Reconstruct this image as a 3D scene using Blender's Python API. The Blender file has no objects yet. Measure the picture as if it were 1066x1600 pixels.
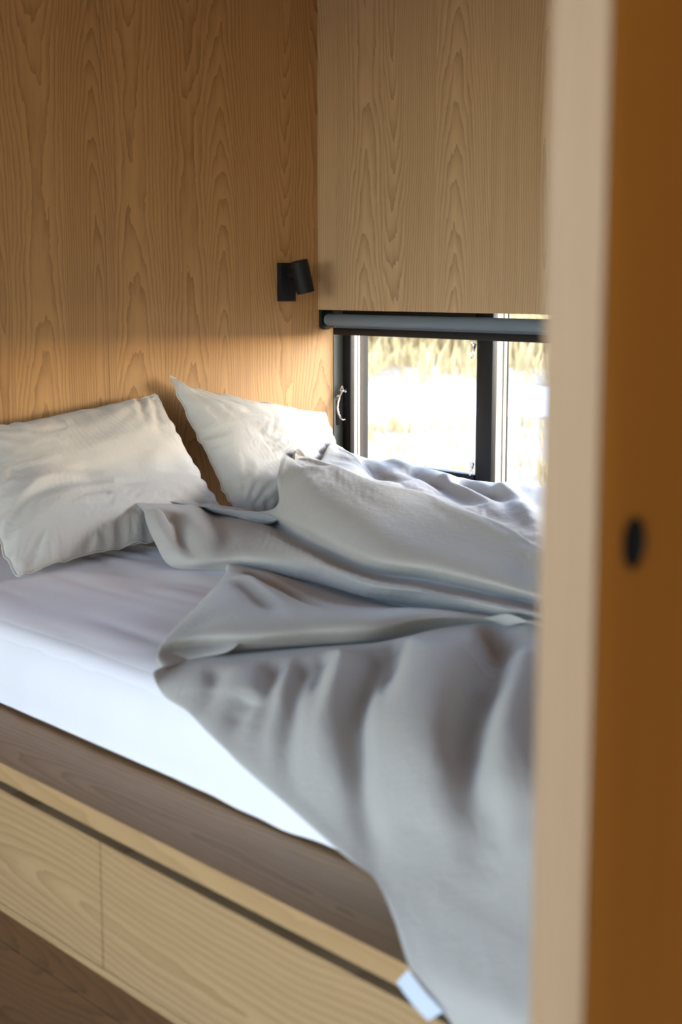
import bpy, bmesh, math, random
import numpy as np
from mathutils import Vector, Matrix

S = bpy.context.scene
COL = S.collection
random.seed(7)
RNG = np.random.default_rng(11)

# ------------------------------------------------------------------ camera
PITCH, YAW = 0.158222, 0.729748          # down, and turned from -X towards +Y
fwd0 = Vector((-math.cos(YAW), math.sin(YAW), 0))
right = Vector((math.sin(YAW), math.cos(YAW), 0))
fwd = fwd0 * math.cos(PITCH) - Vector((0, 0, 1)) * math.sin(PITCH)
up = right.cross(fwd)
cd = bpy.data.cameras.new('camera')
cam = bpy.data.objects.new('camera', cd)
COL.objects.link(cam)
M3 = Matrix((right, up, -fwd)).transposed()
cam.matrix_world = Matrix.Translation((3.842, -3.400, 1.300)) @ M3.to_4x4()
cd.sensor_fit = 'VERTICAL'
cd.sensor_height = 36.0
cd.lens = 36.0 * 2250 / 1600
cd.clip_start = 0.05
cd.clip_end = 500
cd.dof.use_dof = True
cd.dof.focus_distance = 4.80
cd.dof.aperture_fstop = 3.2
S.camera = cam

# ------------------------------------------------------------------ light
S.view_settings.view_transform = 'Standard'
S.view_settings.look = 'None'
S.view_settings.gamma = 1.0
S.view_settings.use_curve_mapping = False
S.view_settings.exposure = 0.68
S.cycles.use_denoising = True
S.cycles.max_bounces = 10
S.cycles.diffuse_bounces = 6
S.cycles.transparent_max_bounces = 16
S.cycles.sample_clamp_indirect = 8.0
S.cycles.caustics_reflective = False
S.cycles.caustics_refractive = False

SUN_DIR = Vector((-0.54, -0.74, -0.385)).normalized()   # the way the light travels
sd = bpy.data.lights.new('sun', 'SUN')
sd.energy = 2.3
sd.color = (1.0, 0.90, 0.76)
sd.angle = math.radians(16)
sun = bpy.data.objects.new('sun', sd)
sun.rotation_euler = SUN_DIR.to_track_quat('-Z', 'Y').to_euler()
COL.objects.link(sun)

wd = bpy.data.worlds.new('sky')
S.world = wd
wd.use_nodes = True
wn, wl = wd.node_tree.nodes, wd.node_tree.links
wn.clear()
w_out = wn.new('ShaderNodeOutputWorld')
w_bg = wn.new('ShaderNodeBackground')
w_sky = wn.new('ShaderNodeTexSky')
w_sky.sky_type = 'NISHITA'
w_sky.sun_disc = False
w_sky.sun_elevation = math.asin(-SUN_DIR.z)
w_sky.sun_rotation = math.atan2(-SUN_DIR.x, -SUN_DIR.y)
w_sky.air_density = 1.0
w_sky.dust_density = 0.3
w_bg.inputs['Strength'].default_value = 1.2
w_tint = wn.new('ShaderNodeMix')
w_tint.data_type, w_tint.blend_type = 'RGBA', 'MULTIPLY'
w_tint.inputs[0].default_value = 1.0
w_tint.inputs[7].default_value = (1.05, 0.965, 0.985, 1)
wl.new(w_sky.outputs['Color'], w_tint.inputs[6])
wl.new(w_tint.outputs[2], w_bg.inputs['Color'])
wl.new(w_bg.outputs['Background'], w_out.inputs['Surface'])


def portal(name, loc, size, direction):
    ld = bpy.data.lights.new(name, 'AREA')
    ld.shape = 'RECTANGLE'
    ld.size, ld.size_y = size
    ld.cycles.is_portal = True                      # only guides the sampling of the sky
    o = bpy.data.objects.new(name, ld)
    o.location = loc
    o.rotation_euler = Vector(direction).to_track_quat('-Z', 'Y').to_euler()
    COL.objects.link(o)


portal('sky_portal', (0.98, 0.16, 0.95), (1.9, 0.7), (0, -1, 0))
portal('sky_portal', (2.55, -5.6, 1.2), (4.9, 2.3), (0, 1, 0))
portal('sky_portal', (6.15, -5.05, 1.2), (0.9, 2.3), (-1, 0, 0))

# ------------------------------------------------------------------ helpers


class G:
    """small node graph helper"""

    def __init__(self, name):
        self.m = bpy.data.materials.new(name)
        self.m.use_nodes = True
        self.t = self.m.node_tree
        self.t.nodes.clear()
        self.out = self.t.nodes.new('ShaderNodeOutputMaterial')

    def n(self, kind, ins=None, **props):
        nd = self.t.nodes.new('ShaderNode' + kind)
        for k, v in props.items():
            setattr(nd, k, v)
        for k, v in (ins or {}).items():
            self.set(nd, k, v)
        return nd

    def set(self, nd, k, v):
        if isinstance(v, bpy.types.NodeSocket):
            self.t.links.new(v, nd.inputs[k])
        elif isinstance(v, bpy.types.Node):
            self.t.links.new(v.outputs[0], nd.inputs[k])
        else:
            nd.inputs[k].default_value = v

    def m_(self, op, a, b=0.0, c=0.0):
        return self.n('Math', {0: a, 1: b, 2: c}, operation=op).outputs[0]

    def ramp(self, fac, stops, interp='LINEAR'):
        nd = self.n('ValToRGB', {'Fac': fac})
        cr = nd.color_ramp
        cr.interpolation = interp
        while len(cr.elements) < len(stops):
            cr.elements.new(0.5)
        for e, (p, c) in zip(cr.elements, stops):
            e.position = p
            e.color = (*c, 1) if len(c) == 3 else c
        return nd.outputs['Color']

    def mix(self, fac, a, b, blend='MIX'):
        nd = self.n('Mix', data_type='RGBA', blend_type=blend)
        self.set(nd, 0, fac)
        self.set(nd, 6, a if not isinstance(a, tuple) else (*a[:3], 1))
        self.set(nd, 7, b if not isinstance(b, tuple) else (*b[:3], 1))
        return nd.outputs[2]

    def noise(self, vec, scale, detail=3.0, rough=0.5, dist=0.0):
        return self.n('TexNoise', {'Vector': vec, 'Scale': scale, 'Detail': detail, 'Roughness': rough, 'Distortion': dist}).outputs['Fac']

    def bsdf(self, **kw):
        b = self.n('BsdfPrincipled')
        for k, v in kw.items():
            self.set(b, {'color': 'Base Color', 'rough': 'Roughness', 'metal': 'Metallic', 'normal': 'Normal',
                         'spec': 'Specular IOR Level', 'sheen': 'Sheen Weight', 'sheen_rough': 'Sheen Roughness',
                         'emit': 'Emission Color', 'emit_s': 'Emission Strength'}[k],
                     (*v, 1) if isinstance(v, tuple) and len(v) == 3 else v)
        self.t.links.new(b.outputs[0], self.out.inputs[0])
        return self.m


def wood(name, across, along, leaf=0.2, light=(0.47, 0.30, 0.155), dark=(0.25, 0.14, 0.06), ring=0.0092, rough=0.5, seed=0.0, amp=1.0, wobble=1.0):
    """oak veneer: leaves side by side, each a slice through curved growth rings"""
    g = G(name)
    pos = g.n('TexCoord').outputs['Object']
    sp = g.n('SeparateXYZ', {0: pos})
    A = g.m_('ADD', sp.outputs[across], 10.0 + seed)
    Z = sp.outputs[along]
    q = g.m_('DIVIDE', A, leaf)
    i = g.m_('FLOOR', q)
    r = g.n('TexWhiteNoise', {'W': g.m_('ADD', i, seed * 3.1)}, noise_dimensions='1D')
    rs = g.n('SeparateColor', {0: r.outputs['Color']})
    r1, r2, r3 = rs.outputs[0], rs.outputs[1], rs.outputs[2]
    t = g.m_('MULTIPLY', g.m_('SUBTRACT', g.m_('FRACT', q), 0.5), leaf)
    # wander of the heart line, and of the depth of the cut
    zz = g.m_('ADD', Z, g.m_('MULTIPLY', r1, 37.0))
    v_low = g.n('CombineXYZ', {0: g.m_('MULTIPLY', i, 3.7), 1: g.m_('MULTIPLY', zz, 1.3), 2: 0.0}).outputs[0]
    wander = g.m_('MULTIPLY', g.m_('SUBTRACT', g.noise(v_low, 1.0, 2.0), 0.5), leaf * 0.35)
    off = g.m_('MULTIPLY', g.m_('SUBTRACT', r2, 0.5), leaf * 0.85)
    tx = g.m_('ADD', g.m_('ADD', t, wander), off)
    v_w = g.n('CombineXYZ', {0: g.m_('MULTIPLY', tx, 14.0), 1: g.m_('MULTIPLY', zz, 3.2), 2: g.m_('MULTIPLY', i, 1.7)}).outputs[0]
    wob = g.m_('MULTIPLY', g.m_('SUBTRACT', g.noise(v_w, 1.0, 4.0, 0.55), 0.5), 0.034 * wobble)
    h = g.m_('ADD', g.m_('MULTIPLY', g.m_('SINE', g.m_('ADD', g.m_('MULTIPLY', zz, 1.5), g.m_('MULTIPLY', r3, 6.28))), 0.075 * amp), 0.085 * amp + 0.01)
    h = g.m_('ADD', h, wob)
    R = g.m_('SQRT', g.m_('ADD', g.m_('MULTIPLY', tx, tx), g.m_('MULTIPLY', g.m_('MULTIPLY', h, h), 0.55)))
    ph = g.m_('DIVIDE', R, ring)
    saw = g.m_('FRACT', g.m_('ADD', ph, g.m_('MULTIPLY', r1, 5.0)))
    band = g.m_('POWER', saw, 2.2)
    v_f = g.n('CombineXYZ', {0: g.m_('MULTIPLY', A, 420.0), 1: g.m_('MULTIPLY', Z, 9.0), 2: 0.0}).outputs[0]
    pores = g.noise(v_f, 1.0, 2.0, 0.6)
    v_s = g.n('CombineXYZ', {0: g.m_('MULTIPLY', A, 60.0), 1: g.m_('MULTIPLY', Z, 0.9), 2: 3.0}).outputs[0]
    streak = g.noise(v_s, 1.0, 3.0, 0.6)
    f = g.m_('ADD', g.m_('MULTIPLY', band, 0.50), g.m_('ADD', g.m_('MULTIPLY', pores, 0.40), g.m_('MULTIPLY', streak, 0.50)))
    f = g.m_('ADD', f, g.m_('MULTIPLY', g.m_('SUBTRACT', r3, 0.5), 0.16))
    mid = tuple(a * 0.62 + b * 0.38 for a, b in zip(light, dark))
    col = g.ramp(g.m_('SUBTRACT', f, 0.10), [(0.12, tuple(min(1, c * 1.08) for c in light)), (0.55, mid), (1.0, dark)])
    bump = g.n('Bump', {'Strength': 0.12, 'Distance': 0.001, 'Height': f})
    bump.invert = True
    return g.bsdf(color=col, rough=g.m_('ADD', g.m_('MULTIPLY', pores, 0.15), rough - 0.07), normal=bump.outputs[0], spec=0.35)


def plain(name, color, rough=0.5, metal=0.0, spec=0.5, speck=0.06, scale=300.0):
    g = G(name)
    p = g.n('TexCoord').outputs['Object']
    n = g.noise(p, scale, 2.0)
    c = g.mix(n, tuple(x * (1 - speck) for x in color), tuple(min(1, x * (1 + speck)) for x in color))
    return g.bsdf(color=c, rough=rough, metal=metal, spec=spec)


def cloth_mat(name, color, sheen=0.25, weave=900.0, relief=0.5, crinkle=0.5, crink_scale=40.0):
    g = G(name)
    p = g.n('TexCoord').outputs['Object']
    big = g.noise(p, 5.0, 3.0)
    fine = g.noise(p, weave, 1.0)
    crk = g.noise(p, crink_scale, 4.0, 0.6, 0.6)
    col = g.mix(big, tuple(x * 0.94 for x in color), tuple(min(1, x * 1.05) for x in color))
    col = g.mix(g.m_('MULTIPLY', fine, 0.3), col, tuple(x * 0.8 for x in color))
    b1 = g.n('Bump', {'Strength': crinkle, 'Distance': 0.0045, 'Height': crk})
    b2 = g.n('Bump', {'Strength': relief, 'Distance': 0.0006, 'Height': fine, 'Normal': b1.outputs[0]})
    return g.bsdf(color=col, rough=0.85, spec=0.2, normal=b2.outputs[0], sheen=sheen, sheen_rough=0.5)


def glass_mat(name):
    g = G(name)
    lw = g.n('LayerWeight', {'Blend': 0.5})
    fr = g.n('Math', {0: g.m_('POWER', lw.outputs['Facing'], 5.0), 1: 0.6, 2: 0.03}, operation='MULTIPLY_ADD')
    tr = g.n('BsdfTransparent', {'Color': (0.96, 0.98, 0.97, 1)})
    gl = g.n('BsdfGlossy', {'Color': (1, 1, 1, 1), 'Roughness': 0.0})
    mx = g.n('MixShader', {0: fr.outputs[0], 1: tr.outputs[0], 2: gl.outputs[0]})
    g.t.links.new(mx.outputs[0], g.out.inputs[0])
    return g.m


class MB:
    """collects boxes, tubes and turned shapes, built as one mesh object"""

    def __init__(self):
        self.b = bmesh.new()

    def box(self, x0, x1, y0, y1, z0, z1, bev=0.0, seg=2):
        r = bmesh.ops.create_cube(self.b, size=1.0)
        vs = r['verts']
        for v in vs:
            v.co = Vector((x0 + (v.co.x + .5) * (x1 - x0), y0 + (v.co.y + .5) * (y1 - y0), z0 + (v.co.z + .5) * (z1 - z0)))
        if bev:
            es = list({e for v in vs for e in v.link_edges})
            bmesh.ops.bevel(self.b, geom=es, offset=bev, segments=seg, profile=0.5, affect='EDGES')
        return self

    def tube(self, pts, rad, seg=12, caps=True):
        pts = [Vector(p) for p in pts]
        rads = rad if isinstance(rad, (list, tuple)) else [rad] * len(pts)
        rings = []
        ref = None
        for k, p in enumerate(pts):
            d = (pts[min(k + 1, len(pts) - 1)] - pts[max(k - 1, 0)]).normalized()
            if ref is None:
                ref = d.orthogonal().normalized()
            ref = (ref - d * ref.dot(d)).normalized()
            bi = d.cross(ref)
            rings.append([self.b.verts.new(p + (ref * math.cos(a) + bi * math.sin(a)) * rads[k])
                          for a in [2 * math.pi * s / seg for s in range(seg)]])
        for a, b in zip(rings[:-1], rings[1:]):
            for s in range(seg):
                self.b.faces.new((a[s], a[(s + 1) % seg], b[(s + 1) % seg], b[s]))
        if caps:
            self.b.faces.new(rings[0][::-1])
            self.b.faces.new(rings[-1])
        return self

    def lathe(self, prof, origin, axis, seg=40, closed=False):
        """prof: (radius, distance along axis)"""
        ax = Vector(axis).normalized()
        a = ax.orthogonal().normalized()
        b = ax.cross(a)
        o = Vector(origin)
        rings = [[self.b.verts.new(o + ax * h + (a * math.cos(t) + b * math.sin(t)) * r)
                  for t in [2 * math.pi * s / seg for s in range(seg)]] for r, h in prof]
        n = len(rings)
        for k in range(n if closed else n - 1):
            p, q = rings[k], rings[(k + 1) % n]
            for s in range(seg):
                self.b.faces.new((p[s], p[(s + 1) % seg], q[(s + 1) % seg], q[s]))
        if not closed:
            if prof[0][0] > 1e-5:
                self.b.faces.new(rings[0][::-1])
            if prof[-1][0] > 1e-5:
                self.b.faces.new(rings[-1])
        return self

    def prism(self, outline, fn, t0, t1):
        """outline of 2D points; fn(u, v, t) gives 3D"""
        lo = [self.b.verts.new(fn(u, v, t0)) for u, v in outline]
        hi = [self.b.verts.new(fn(u, v, t1)) for u, v in outline]
        n = len(outline)
        for k in range(n):
            self.b.faces.new((lo[k], lo[(k + 1) % n], hi[(k + 1) % n], hi[k]))
        self.b.faces.new(lo[::-1])
        self.b.faces.new(hi)
        return self

    def build(self, name, mat, parent=None, smooth=False):
        bmesh.ops.recalc_face_normals(self.b, faces=self.b.faces)
        me = bpy.data.meshes.new(name)
        self.b.to_mesh(me)
        self.b.free()
        return link(name, me, mat, parent, smooth)


def link(name, me, mat, parent=None, smooth=False):
    o = bpy.data.objects.new(name, me)
    COL.objects.link(o)
    if mat:
        me.materials.append(mat)
    if parent is not None:
        o.parent = parent
        o.matrix_parent_inverse = Matrix.Translation(-parent.location)
    if smooth:
        me.polygons.foreach_set('use_smooth', [True] * len(me.polygons))
        if smooth != 'all':
            me.set_sharp_from_angle(angle=math.radians(35))
    return o


def grid_mesh(name, P, mat, parent=None, wrap_u=False):
    nv, nu = P.shape[:2]
    idx = np.arange(nv * nu).reshape(nv, nu)
    if wrap_u:
        idx = np.concatenate([idx, idx[:, :1]], 1)
    q = np.stack([idx[:-1, :-1], idx[:-1, 1:], idx[1:, 1:], idx[1:, :-1]], -1).reshape(-1, 4)
    me = bpy.data.meshes.new(name)
    me.from_pydata(P.reshape(-1, 3).tolist(), [], q.tolist())
    return link(name, me, mat, parent, 'all')


def tag(o, label=None, cat=None, group=None, kind=None):
    for k, v in (('label', label), ('category', cat), ('group', group), ('kind', kind)):
        if v:
            o[k] = v
    return o


def empty(name, loc):
    o = bpy.data.objects.new(name, None)
    o.location = loc
    o.empty_display_size = 0.1
    COL.objects.link(o)
    return o


# ------------------------------------------------------------------ materials
OAK_L, OAK_D = (0.475, 0.265, 0.108), (0.25, 0.121, 0.040)
M_HEAD = wood('oak_headboard_wall', 1, 2, 0.178, OAK_L, OAK_D, seed=1.05, ring=0.0082)
M_BULK_COOL = wood('oak_bulkhead_cool_lit', 0, 2, 0.235, (0.475, 0.325, 0.19), (0.25, 0.155, 0.08), seed=4.0)  # same oak as the headboard wall, greyed to mimic cool front light
M_PART = wood('oak_partition', 1, 2, 0.22, OAK_L, OAK_D, seed=7.0)
M_CEIL = wood('oak_ceiling', 1, 0, 0.22, OAK_L, OAK_D, seed=2.0)
M_DRAW = wood('oak_drawer', 2, 0, 0.28, (0.39, 0.25, 0.125), (0.25, 0.145, 0.064), seed=2.88, amp=1.5, ring=0.015)
M_EDGE = wood('oak_edge', 2, 0, 0.5, (0.40, 0.25, 0.12), (0.31, 0.185, 0.082), seed=3.0, ring=0.02)
M_LEDGE = wood('oak_ledge', 1, 0, 0.23, (0.35, 0.205, 0.10), (0.19, 0.10, 0.042), seed=5.0, ring=0.011)
M_DOOR = wood('oak_door', 1, 2, 0.22, (0.50, 0.20, 0.032), (0.36, 0.125, 0.018), seed=9.0)
M_DEDGE = wood('oak_door_edge', 0, 2, 0.3, (0.315, 0.20, 0.12), (0.245, 0.15, 0.082), seed=6.0)
M_FLOOR = wood('oak_floor', 1, 0, 0.14, (0.22, 0.118, 0.055), (0.11, 0.057, 0.026), seed=8.0, rough=0.4)
M_GAP = plain('dark_gap', (0.012, 0.010, 0.009), 0.9)
M_BLACK = plain('black_aluminium', (0.008, 0.008, 0.009), 0.5, spec=0.25)
M_LAMP = plain('black_powder_coat', (0.007, 0.007, 0.008), 0.55, spec=0.25)
M_JAMB = plain('grey_green_aluminium', (0.115, 0.115, 0.095), 0.45)
M_PINE = plain('pale_window_reveal', (0.52, 0.42, 0.29), 0.5)
M_SEAL = plain('rubber_seal', (0.03, 0.015, 0.015), 0.7)
M_CHROME = plain('chrome', (0.75, 0.74, 0.76), 0.12, 1.0)
M_BLIND = plain('grey_blind_fabric', (0.125, 0.155, 0.19), 0.85)
M_GLASS = glass_mat('window_glass')
M_LINEN = cloth_mat('grey_linen', (0.42, 0.40, 0.38))
M_PILLOW = cloth_mat('grey_linen_pillowcase', (0.56, 0.53, 0.495))
M_SHEET = cloth_mat('white_cotton', (0.83, 0.82, 0.89), 0.1, 1500.0, 0.3, 0.12, 22.0)
M_TAG = cloth_mat('white_label_tape', (0.55, 0.60, 0.70), 0.05, 1500.0, 0.2, 0.05)
M_BULB = plain('frosted_bulb', (0.75, 0.73, 0.70), 0.4)
M_PLASTER = plain('white_plaster', (0.80, 0.79, 0.78), 0.9)

# ------------------------------------------------------------------ the room
ST = 'structure'
fl = tag(MB().box(-0.25, 6.4, -5.7, 0.15, -0.12, -0.012).build('floor', M_GAP), kind=ST)
px0 = 0
y = -5.6
k = 0
while y < -0.14:
    w_ = 0.14
    x = 0.02 - (k * 0.83) % 1.9
    while x < 6.3:
        a, b = max(x, 0.02 if y < -1.91 else 3.167), min(x + 1.9, 6.2)
        if b - a > 0.05:
            MB().box(a + .0008, b - .0008, y + .0008, y + w_ - .0008, -0.012, 0.0, 0.0012, 1).build('plank', M_FLOOR, fl)
        x += 1.9
    y += w_
    k += 1

wl_ = tag(MB().box(-0.25, -0.021, -5.7, 0.15, -0.12, 2.6).build('wall_left', M_GAP), kind=ST)
# the headboard wall: two veneered boards with a hairline joint
MB().box(-0.020, 0.0, -0.935, 0.0, 0.0, 2.5, 0.0006, 1).build('panel', M_HEAD, wl_)
MB().box(-0.020, 0.0, -5.6, -0.9362, 0.0, 2.5, 0.0006, 1).build('panel', M_HEAD, wl_)

# window wall, opening x 0..1.95, z .60..1.30
wb = MB()
wb.box(-0.0208, 3.3, 0.0, 0.15, -0.12, 0.60)
wb.box(-0.0208, 3.3, 0.0, 0.15, 1.30, 2.6)
wb.box(1.95, 3.3, 0.0, 0.15, 0.60, 1.30)
wb = tag(wb.build('wall_back', M_BULK_COOL), kind=ST)
MB().box(0.0015, 3.10, -0.074, -0.052, 1.205, 2.5, 0.0012, 2).build('bulkhead_panel', M_BULK_COOL, wb)
MB().box(0.0015, 3.10, -0.052, -0.0005, 1.285, 1.298).build('bulkhead_soffit', M_GAP, wb)

tag(MB().box(-0.25, 6.4, -5.7, 0.15, 2.42, 2.6).build('ceiling', M_PLASTER), kind=ST)
tag(MB().box(3.105, 3.165, -1.95, -0.001, -0.012, 2.42).build('wall_partition', M_PART), kind=ST)
wr = MB()
wr.box(6.2, 6.4, -4.6, 0.15, -0.12, 2.6)
wr.box(6.2, 6.4, -5.7, -5.5, -0.12, 2.6)
wr.box(6.2, 6.4, -5.5, -4.6, 2.35, 2.6)
tag(wr.build('wall_right', M_PART), kind=ST)
w3 = tag(empty('fill_window', (6.3, -5.05, 0)), kind=ST)  # unseen window, added to brighten surfaces that face the right wall
f3 = MB()
for y0, y1 in ((-5.5, -5.44), (-4.66, -4.6)):
    f3.box(6.25, 6.31, y0, y1, 0.0, 2.35)
f3.box(6.25, 6.31, -5.5, -4.6, 0.0, 0.06)
f3.box(6.25, 6.31, -5.5, -4.6, 2.29, 2.35)
f3.build('frame', M_BLACK, w3)
MB().box(6.278, 6.283, -5.44, -4.66, 0.06, 2.29).build('pane', M_GLASS, w3)
tag(MB().box(3.3, 6.2, 0.0, 0.15, -0.12, 2.6).build('wall_kitchen', M_PART), kind=ST)
wf = MB()
wf.box(-0.25, 0.1, -5.7, -5.6, -0.12, 2.6)
wf.box(5.0, 6.4, -5.7, -5.6, -0.12, 2.6)
wf.box(0.1, 5.0, -5.7, -5.6, 2.35, 2.6)
tag(wf.build('wall_front', M_PLASTER), kind=ST)
# glazed door behind the camera that lets the cool daylight in
w2 = tag(empty('window_2', (2.3, -5.62, 0)), kind=ST)
f2 = MB()
for x0, x1 in ((0.1, 0.16), (2.52, 2.58), (4.94, 5.0)):
    f2.box(x0, x1, -5.66, -5.60, 0.0, 2.35)
f2.box(0.1, 5.0, -5.66, -5.60, 0.0, 0.06)
f2.box(0.1, 5.0, -5.66, -5.60, 2.29, 2.35)
f2.build('frame', M_BLACK, w2)
MB().box(0.16, 2.52, -5.635, -5.63, 0.06, 2.29).build('pane', M_GLASS, w2)
MB().box(2.58, 4.94, -5.635, -5.63, 0.06, 2.29).build('pane', M_GLASS, w2)

# ------------------------------------------------------------------ the window by the bed
w1 = tag(empty('window_1', (0.98, 0.07, 0.60)), kind=ST)
lin = MB()
lin.box(0.0005, 0.0035, 0.0, 0.15, 0.60, 1.30)                    # metal lining of the reveal on the left
lin.build('reveal_lining', M_JAMB, w1)
fr = MB()
fr.box(0.0035, 1.95, 0.088, 0.150, 0.60, 0.635)
fr.box(0.0035, 1.95, 0.088, 0.150, 1.275, 1.30)
fr.box(0.0035, 0.02, 0.088, 0.150, 0.635, 1.275)
fr.box(1.92, 1.95, 0.088, 0.150, 0.635, 1.275)
fr.build('frame', M_BLACK, w1)
# opening sash
s_ = MB()
s_.box(0.0045, 0.046, 0.040, 0.058, 0.645, 1.262, 0.002)         # left stile, room side
s_.box(0.648, 0.657, 0.046, 0.060, 0.645, 1.262, 0.0015)
s_.box(0.046, 0.648, 0.040, 0.058, 0.645, 0.676, 0.002)
s_.box(0.046, 0.648, 0.040, 0.058, 1.150, 1.262, 0.002)
sash = s_.build('sash', M_BLACK, w1, True)
s2 = MB()
s2.box(0.0045, 0.0464, 0.0582, 0.0740, 0.645, 1.262, 0.001)
s2.box(0.0045, 0.0470, 0.0750, 0.0870, 0.645, 1.262, 0.001)
s2.build('sash_reveal', M_PINE, sash)
s4 = MB()
s4.box(0.046, 0.648, 0.0582, 0.0870, 0.645, 0.672, 0.001)
for q in range(3):
    s4.box(0.046, 0.648, 0.0605 + q * .008, 0.0645 + q * .008, 0.672, 0.6745)
s4.build('glazing_bead', plain('grey_bead', (0.20, 0.24, 0.30), 0.5), sash)
s3 = MB()
s3.box(0.0462, 0.0480, 0.0870, 0.0890, 0.672, 1.262)
s3.box(0.0462, 0.0474, 0.0738, 0.0752, 0.672, 1.262)
s3.box(0.640, 0.648, 0.0600, 0.0870, 0.645, 1.262)
s3.build('seal', M_SEAL, sash)
MB().box(0.0470, 0.6420, 0.0790, 0.0830, 0.670, 1.262).build('pane', M_GLASS, sash)
# mullion: black room face, pale reveal
mu = MB()
mu.box(0.657, 0.722, 0.040, 0.062, 0.60, 1.285, 0.0015)
mull = mu.build('mullion', M_BLACK, w1, True)
m2 = MB()
m2.box(0.657, 0.7215, 0.0622, 0.092, 0.60, 1.285, 0.0008)
m2.box(0.657, 0.7225, 0.0935, 0.112, 0.60, 1.285, 0.0015)
m2.build('mullion_reveal', M_PINE, mull)
m3 = MB()
m3.box(0.660, 0.7230, 0.0918, 0.0936, 0.60, 1.285)
m3.box(0.700, 0.7245, 0.112, 0.1150, 0.60, 1.285)
m3.build('seal', M_SEAL, mull)
MB().box(0.7225, 1.92, 0.1160, 0.1200, 0.635, 1.275).build('pane', M_GLASS, w1)
# casement handle on the left stile
hd = MB()
hd.box(0.017, 0.033, 0.0355, 0.040, 0.868, 0.930, 0.002)
hd.build('handle_plate', M_BLACK, sash)
hb = MB()
hb.lathe([(0.008, 0.0), (0.008, 0.006), (0.005, 0.010), (0.005, 0.020)], (0.024, 0.040, 0.918), (0, -1, 0), 20)
hb.tube([(0.024, 0.022, 0.938), (0.031, 0.020, 0.928), (0.029, 0.018, 0.915), (0.022, 0.018, 0.912), (0.018, 0.020, 0.924), (0.024, 0.022, 0.938)], 0.0022, 8)
hb.tube([(0.024, 0.020, 0.916), (0.023, 0.010, 0.900), (0.023, 0.002, 0.880), (0.026, -0.004, 0.858), (0.034, -0.006, 0.838),
         (0.044, -0.004, 0.824), (0.054, 0.000, 0.818), (0.060, 0.004, 0.821)], [0.0036, 0.0032, 0.0032, 0.0034, 0.0038, 0.0042, 0.0030, 0.0024], 10)
hb.tube([(0.022, 0.018, 0.908), (0.014, 0.014, 0.902), (0.008, 0.010, 0.897)], [0.0022, 0.002, 0.0032], 8)
hb.tube([(0.018, 0.020, 0.917), (0.008, 0.018, 0.921)], 0.0017, 8)
hb.build('handle', M_CHROME, sash, True)
MB().box(0.0036, 0.0075, 0.010, 0.024, 0.795, 0.885, 0.002).build('handle_keeper', M_BLACK, w1)
for z0 in (1.094, 0.712):                                        # stays on the hinge side
    hg = MB()
    hg.tube([(0.628, 0.044, z0 + .012), (0.640, 0.036, z0 + .010), (0.650, 0.040, z0 + .006)], [0.003, 0.004, 0.003], 8)
    hg.lathe([(0.006, 0), (0.007, 0.010), (0.004, 0.022), (0.0025, 0.026)], (0.641, 0.038, z0 + .010), (0.05, 0, -1), 14)
    hg.tube([(0.640, 0.036, z0 - .016), (0.634, 0.034, z0 - .026), (0.637, 0.034, z0 - .038), (0.644, 0.036, z0 - .030), (0.641, 0.036, z0 - .016)], 0.0022, 8)
    hg.build('hinge_stay', M_CHROME, sash, True)

# ------------------------------------------------------------------ roller blind
bl = tag(empty('roller_blind', (0.9, -0.04, 1.17)), 'grey fabric roller blind rolled up with black bottom bar above the bedside window', 'blind')
outl = [(-0.068, 1.222), (-0.018, 1.222), (-0.018, 1.160)] + [(-0.043 + 0.025 * math.cos(a), 1.160 - 0.012 - 0.012 * math.sin(a)) for a in [math.pi * s / 12 for s in range(13)]] + [(-0.068, 1.160)]
MB().prism(outl, lambda u, v, t: (t, u, v), 0.002, 0.016).build('bracket', M_BLACK, bl)
MB().prism(outl, lambda u, v, t: (t, u, v), 1.882, 1.896).build('bracket', M_BLACK, bl)
MB().lathe([(0.0, 0), (0.0185, 0), (0.0205, 0.003), (0.0205, 1.855), (0.0185, 1.858), (0.0, 1.858)], (0.020, -0.044, 1.1705), (1, 0, 0), 36).build('fabric_roll', M_BLIND, bl, True)
MB().box(0.042, 1.870, -0.0275, -0.0262, 1.140, 1.168).build('fabric_drop', M_BLIND, bl)
MB().box(0.040, 1.872, -0.036, -0.020, 1.119, 1.143, 0.002).build('bottom_bar', M_BLACK, bl, True)

# ------------------------------------------------------------------ wall lamp
lp = tag(empty('wall_lamp', (0.0, -0.216, 1.30)), 'black reading spotlight with tilted cylinder shade on oak headboard wall', 'lamp')
MB().box(0.0005, 0.022, -0.256, -0.190, 1.236, 1.365, 0.0012).build('wall_plate', M_LAMP, lp, True)
MB().lathe([(0.0028, 0), (0.0028, 0.0012), (0.0014, 0.0016)], (0.022, -0.222, 1.350), (1, 0, 0), 16).build('screw', plain('dark_screw', (0.05, 0.05, 0.05), 0.4, 0.8), lp)
hc = Vector((0.085, -0.2155, 1.3185))
ax = Vector((0.06, math.sin(math.radians(13.5)), -math.cos(math.radians(13.5)))).normalized()
MB().lathe([(0.010, 0), (0.010, 0.036)], (0.022, -0.2205, 1.325), (1, 0, 0), 24).build('swivel_joint', M_LAMP, lp, True)
MB().lathe([(0.0, -0.054), (0.029, -0.054), (0.0310, -0.052), (0.0310, 0.054), (0.0290, 0.054), (0.0280, 0.040), (0.026, -0.02), (0.0, -0.02)], hc, ax, 56).build('lamp_shade', M_LAMP, lp, True)
MB().lathe([(0.0, -0.019), (0.012, -0.019), (0.014, 0.0), (0.022, 0.022), (0.024, 0.034), (0.0, 0.036)], hc, ax, 40).build('bulb', M_BULB, lp, True)

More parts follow.
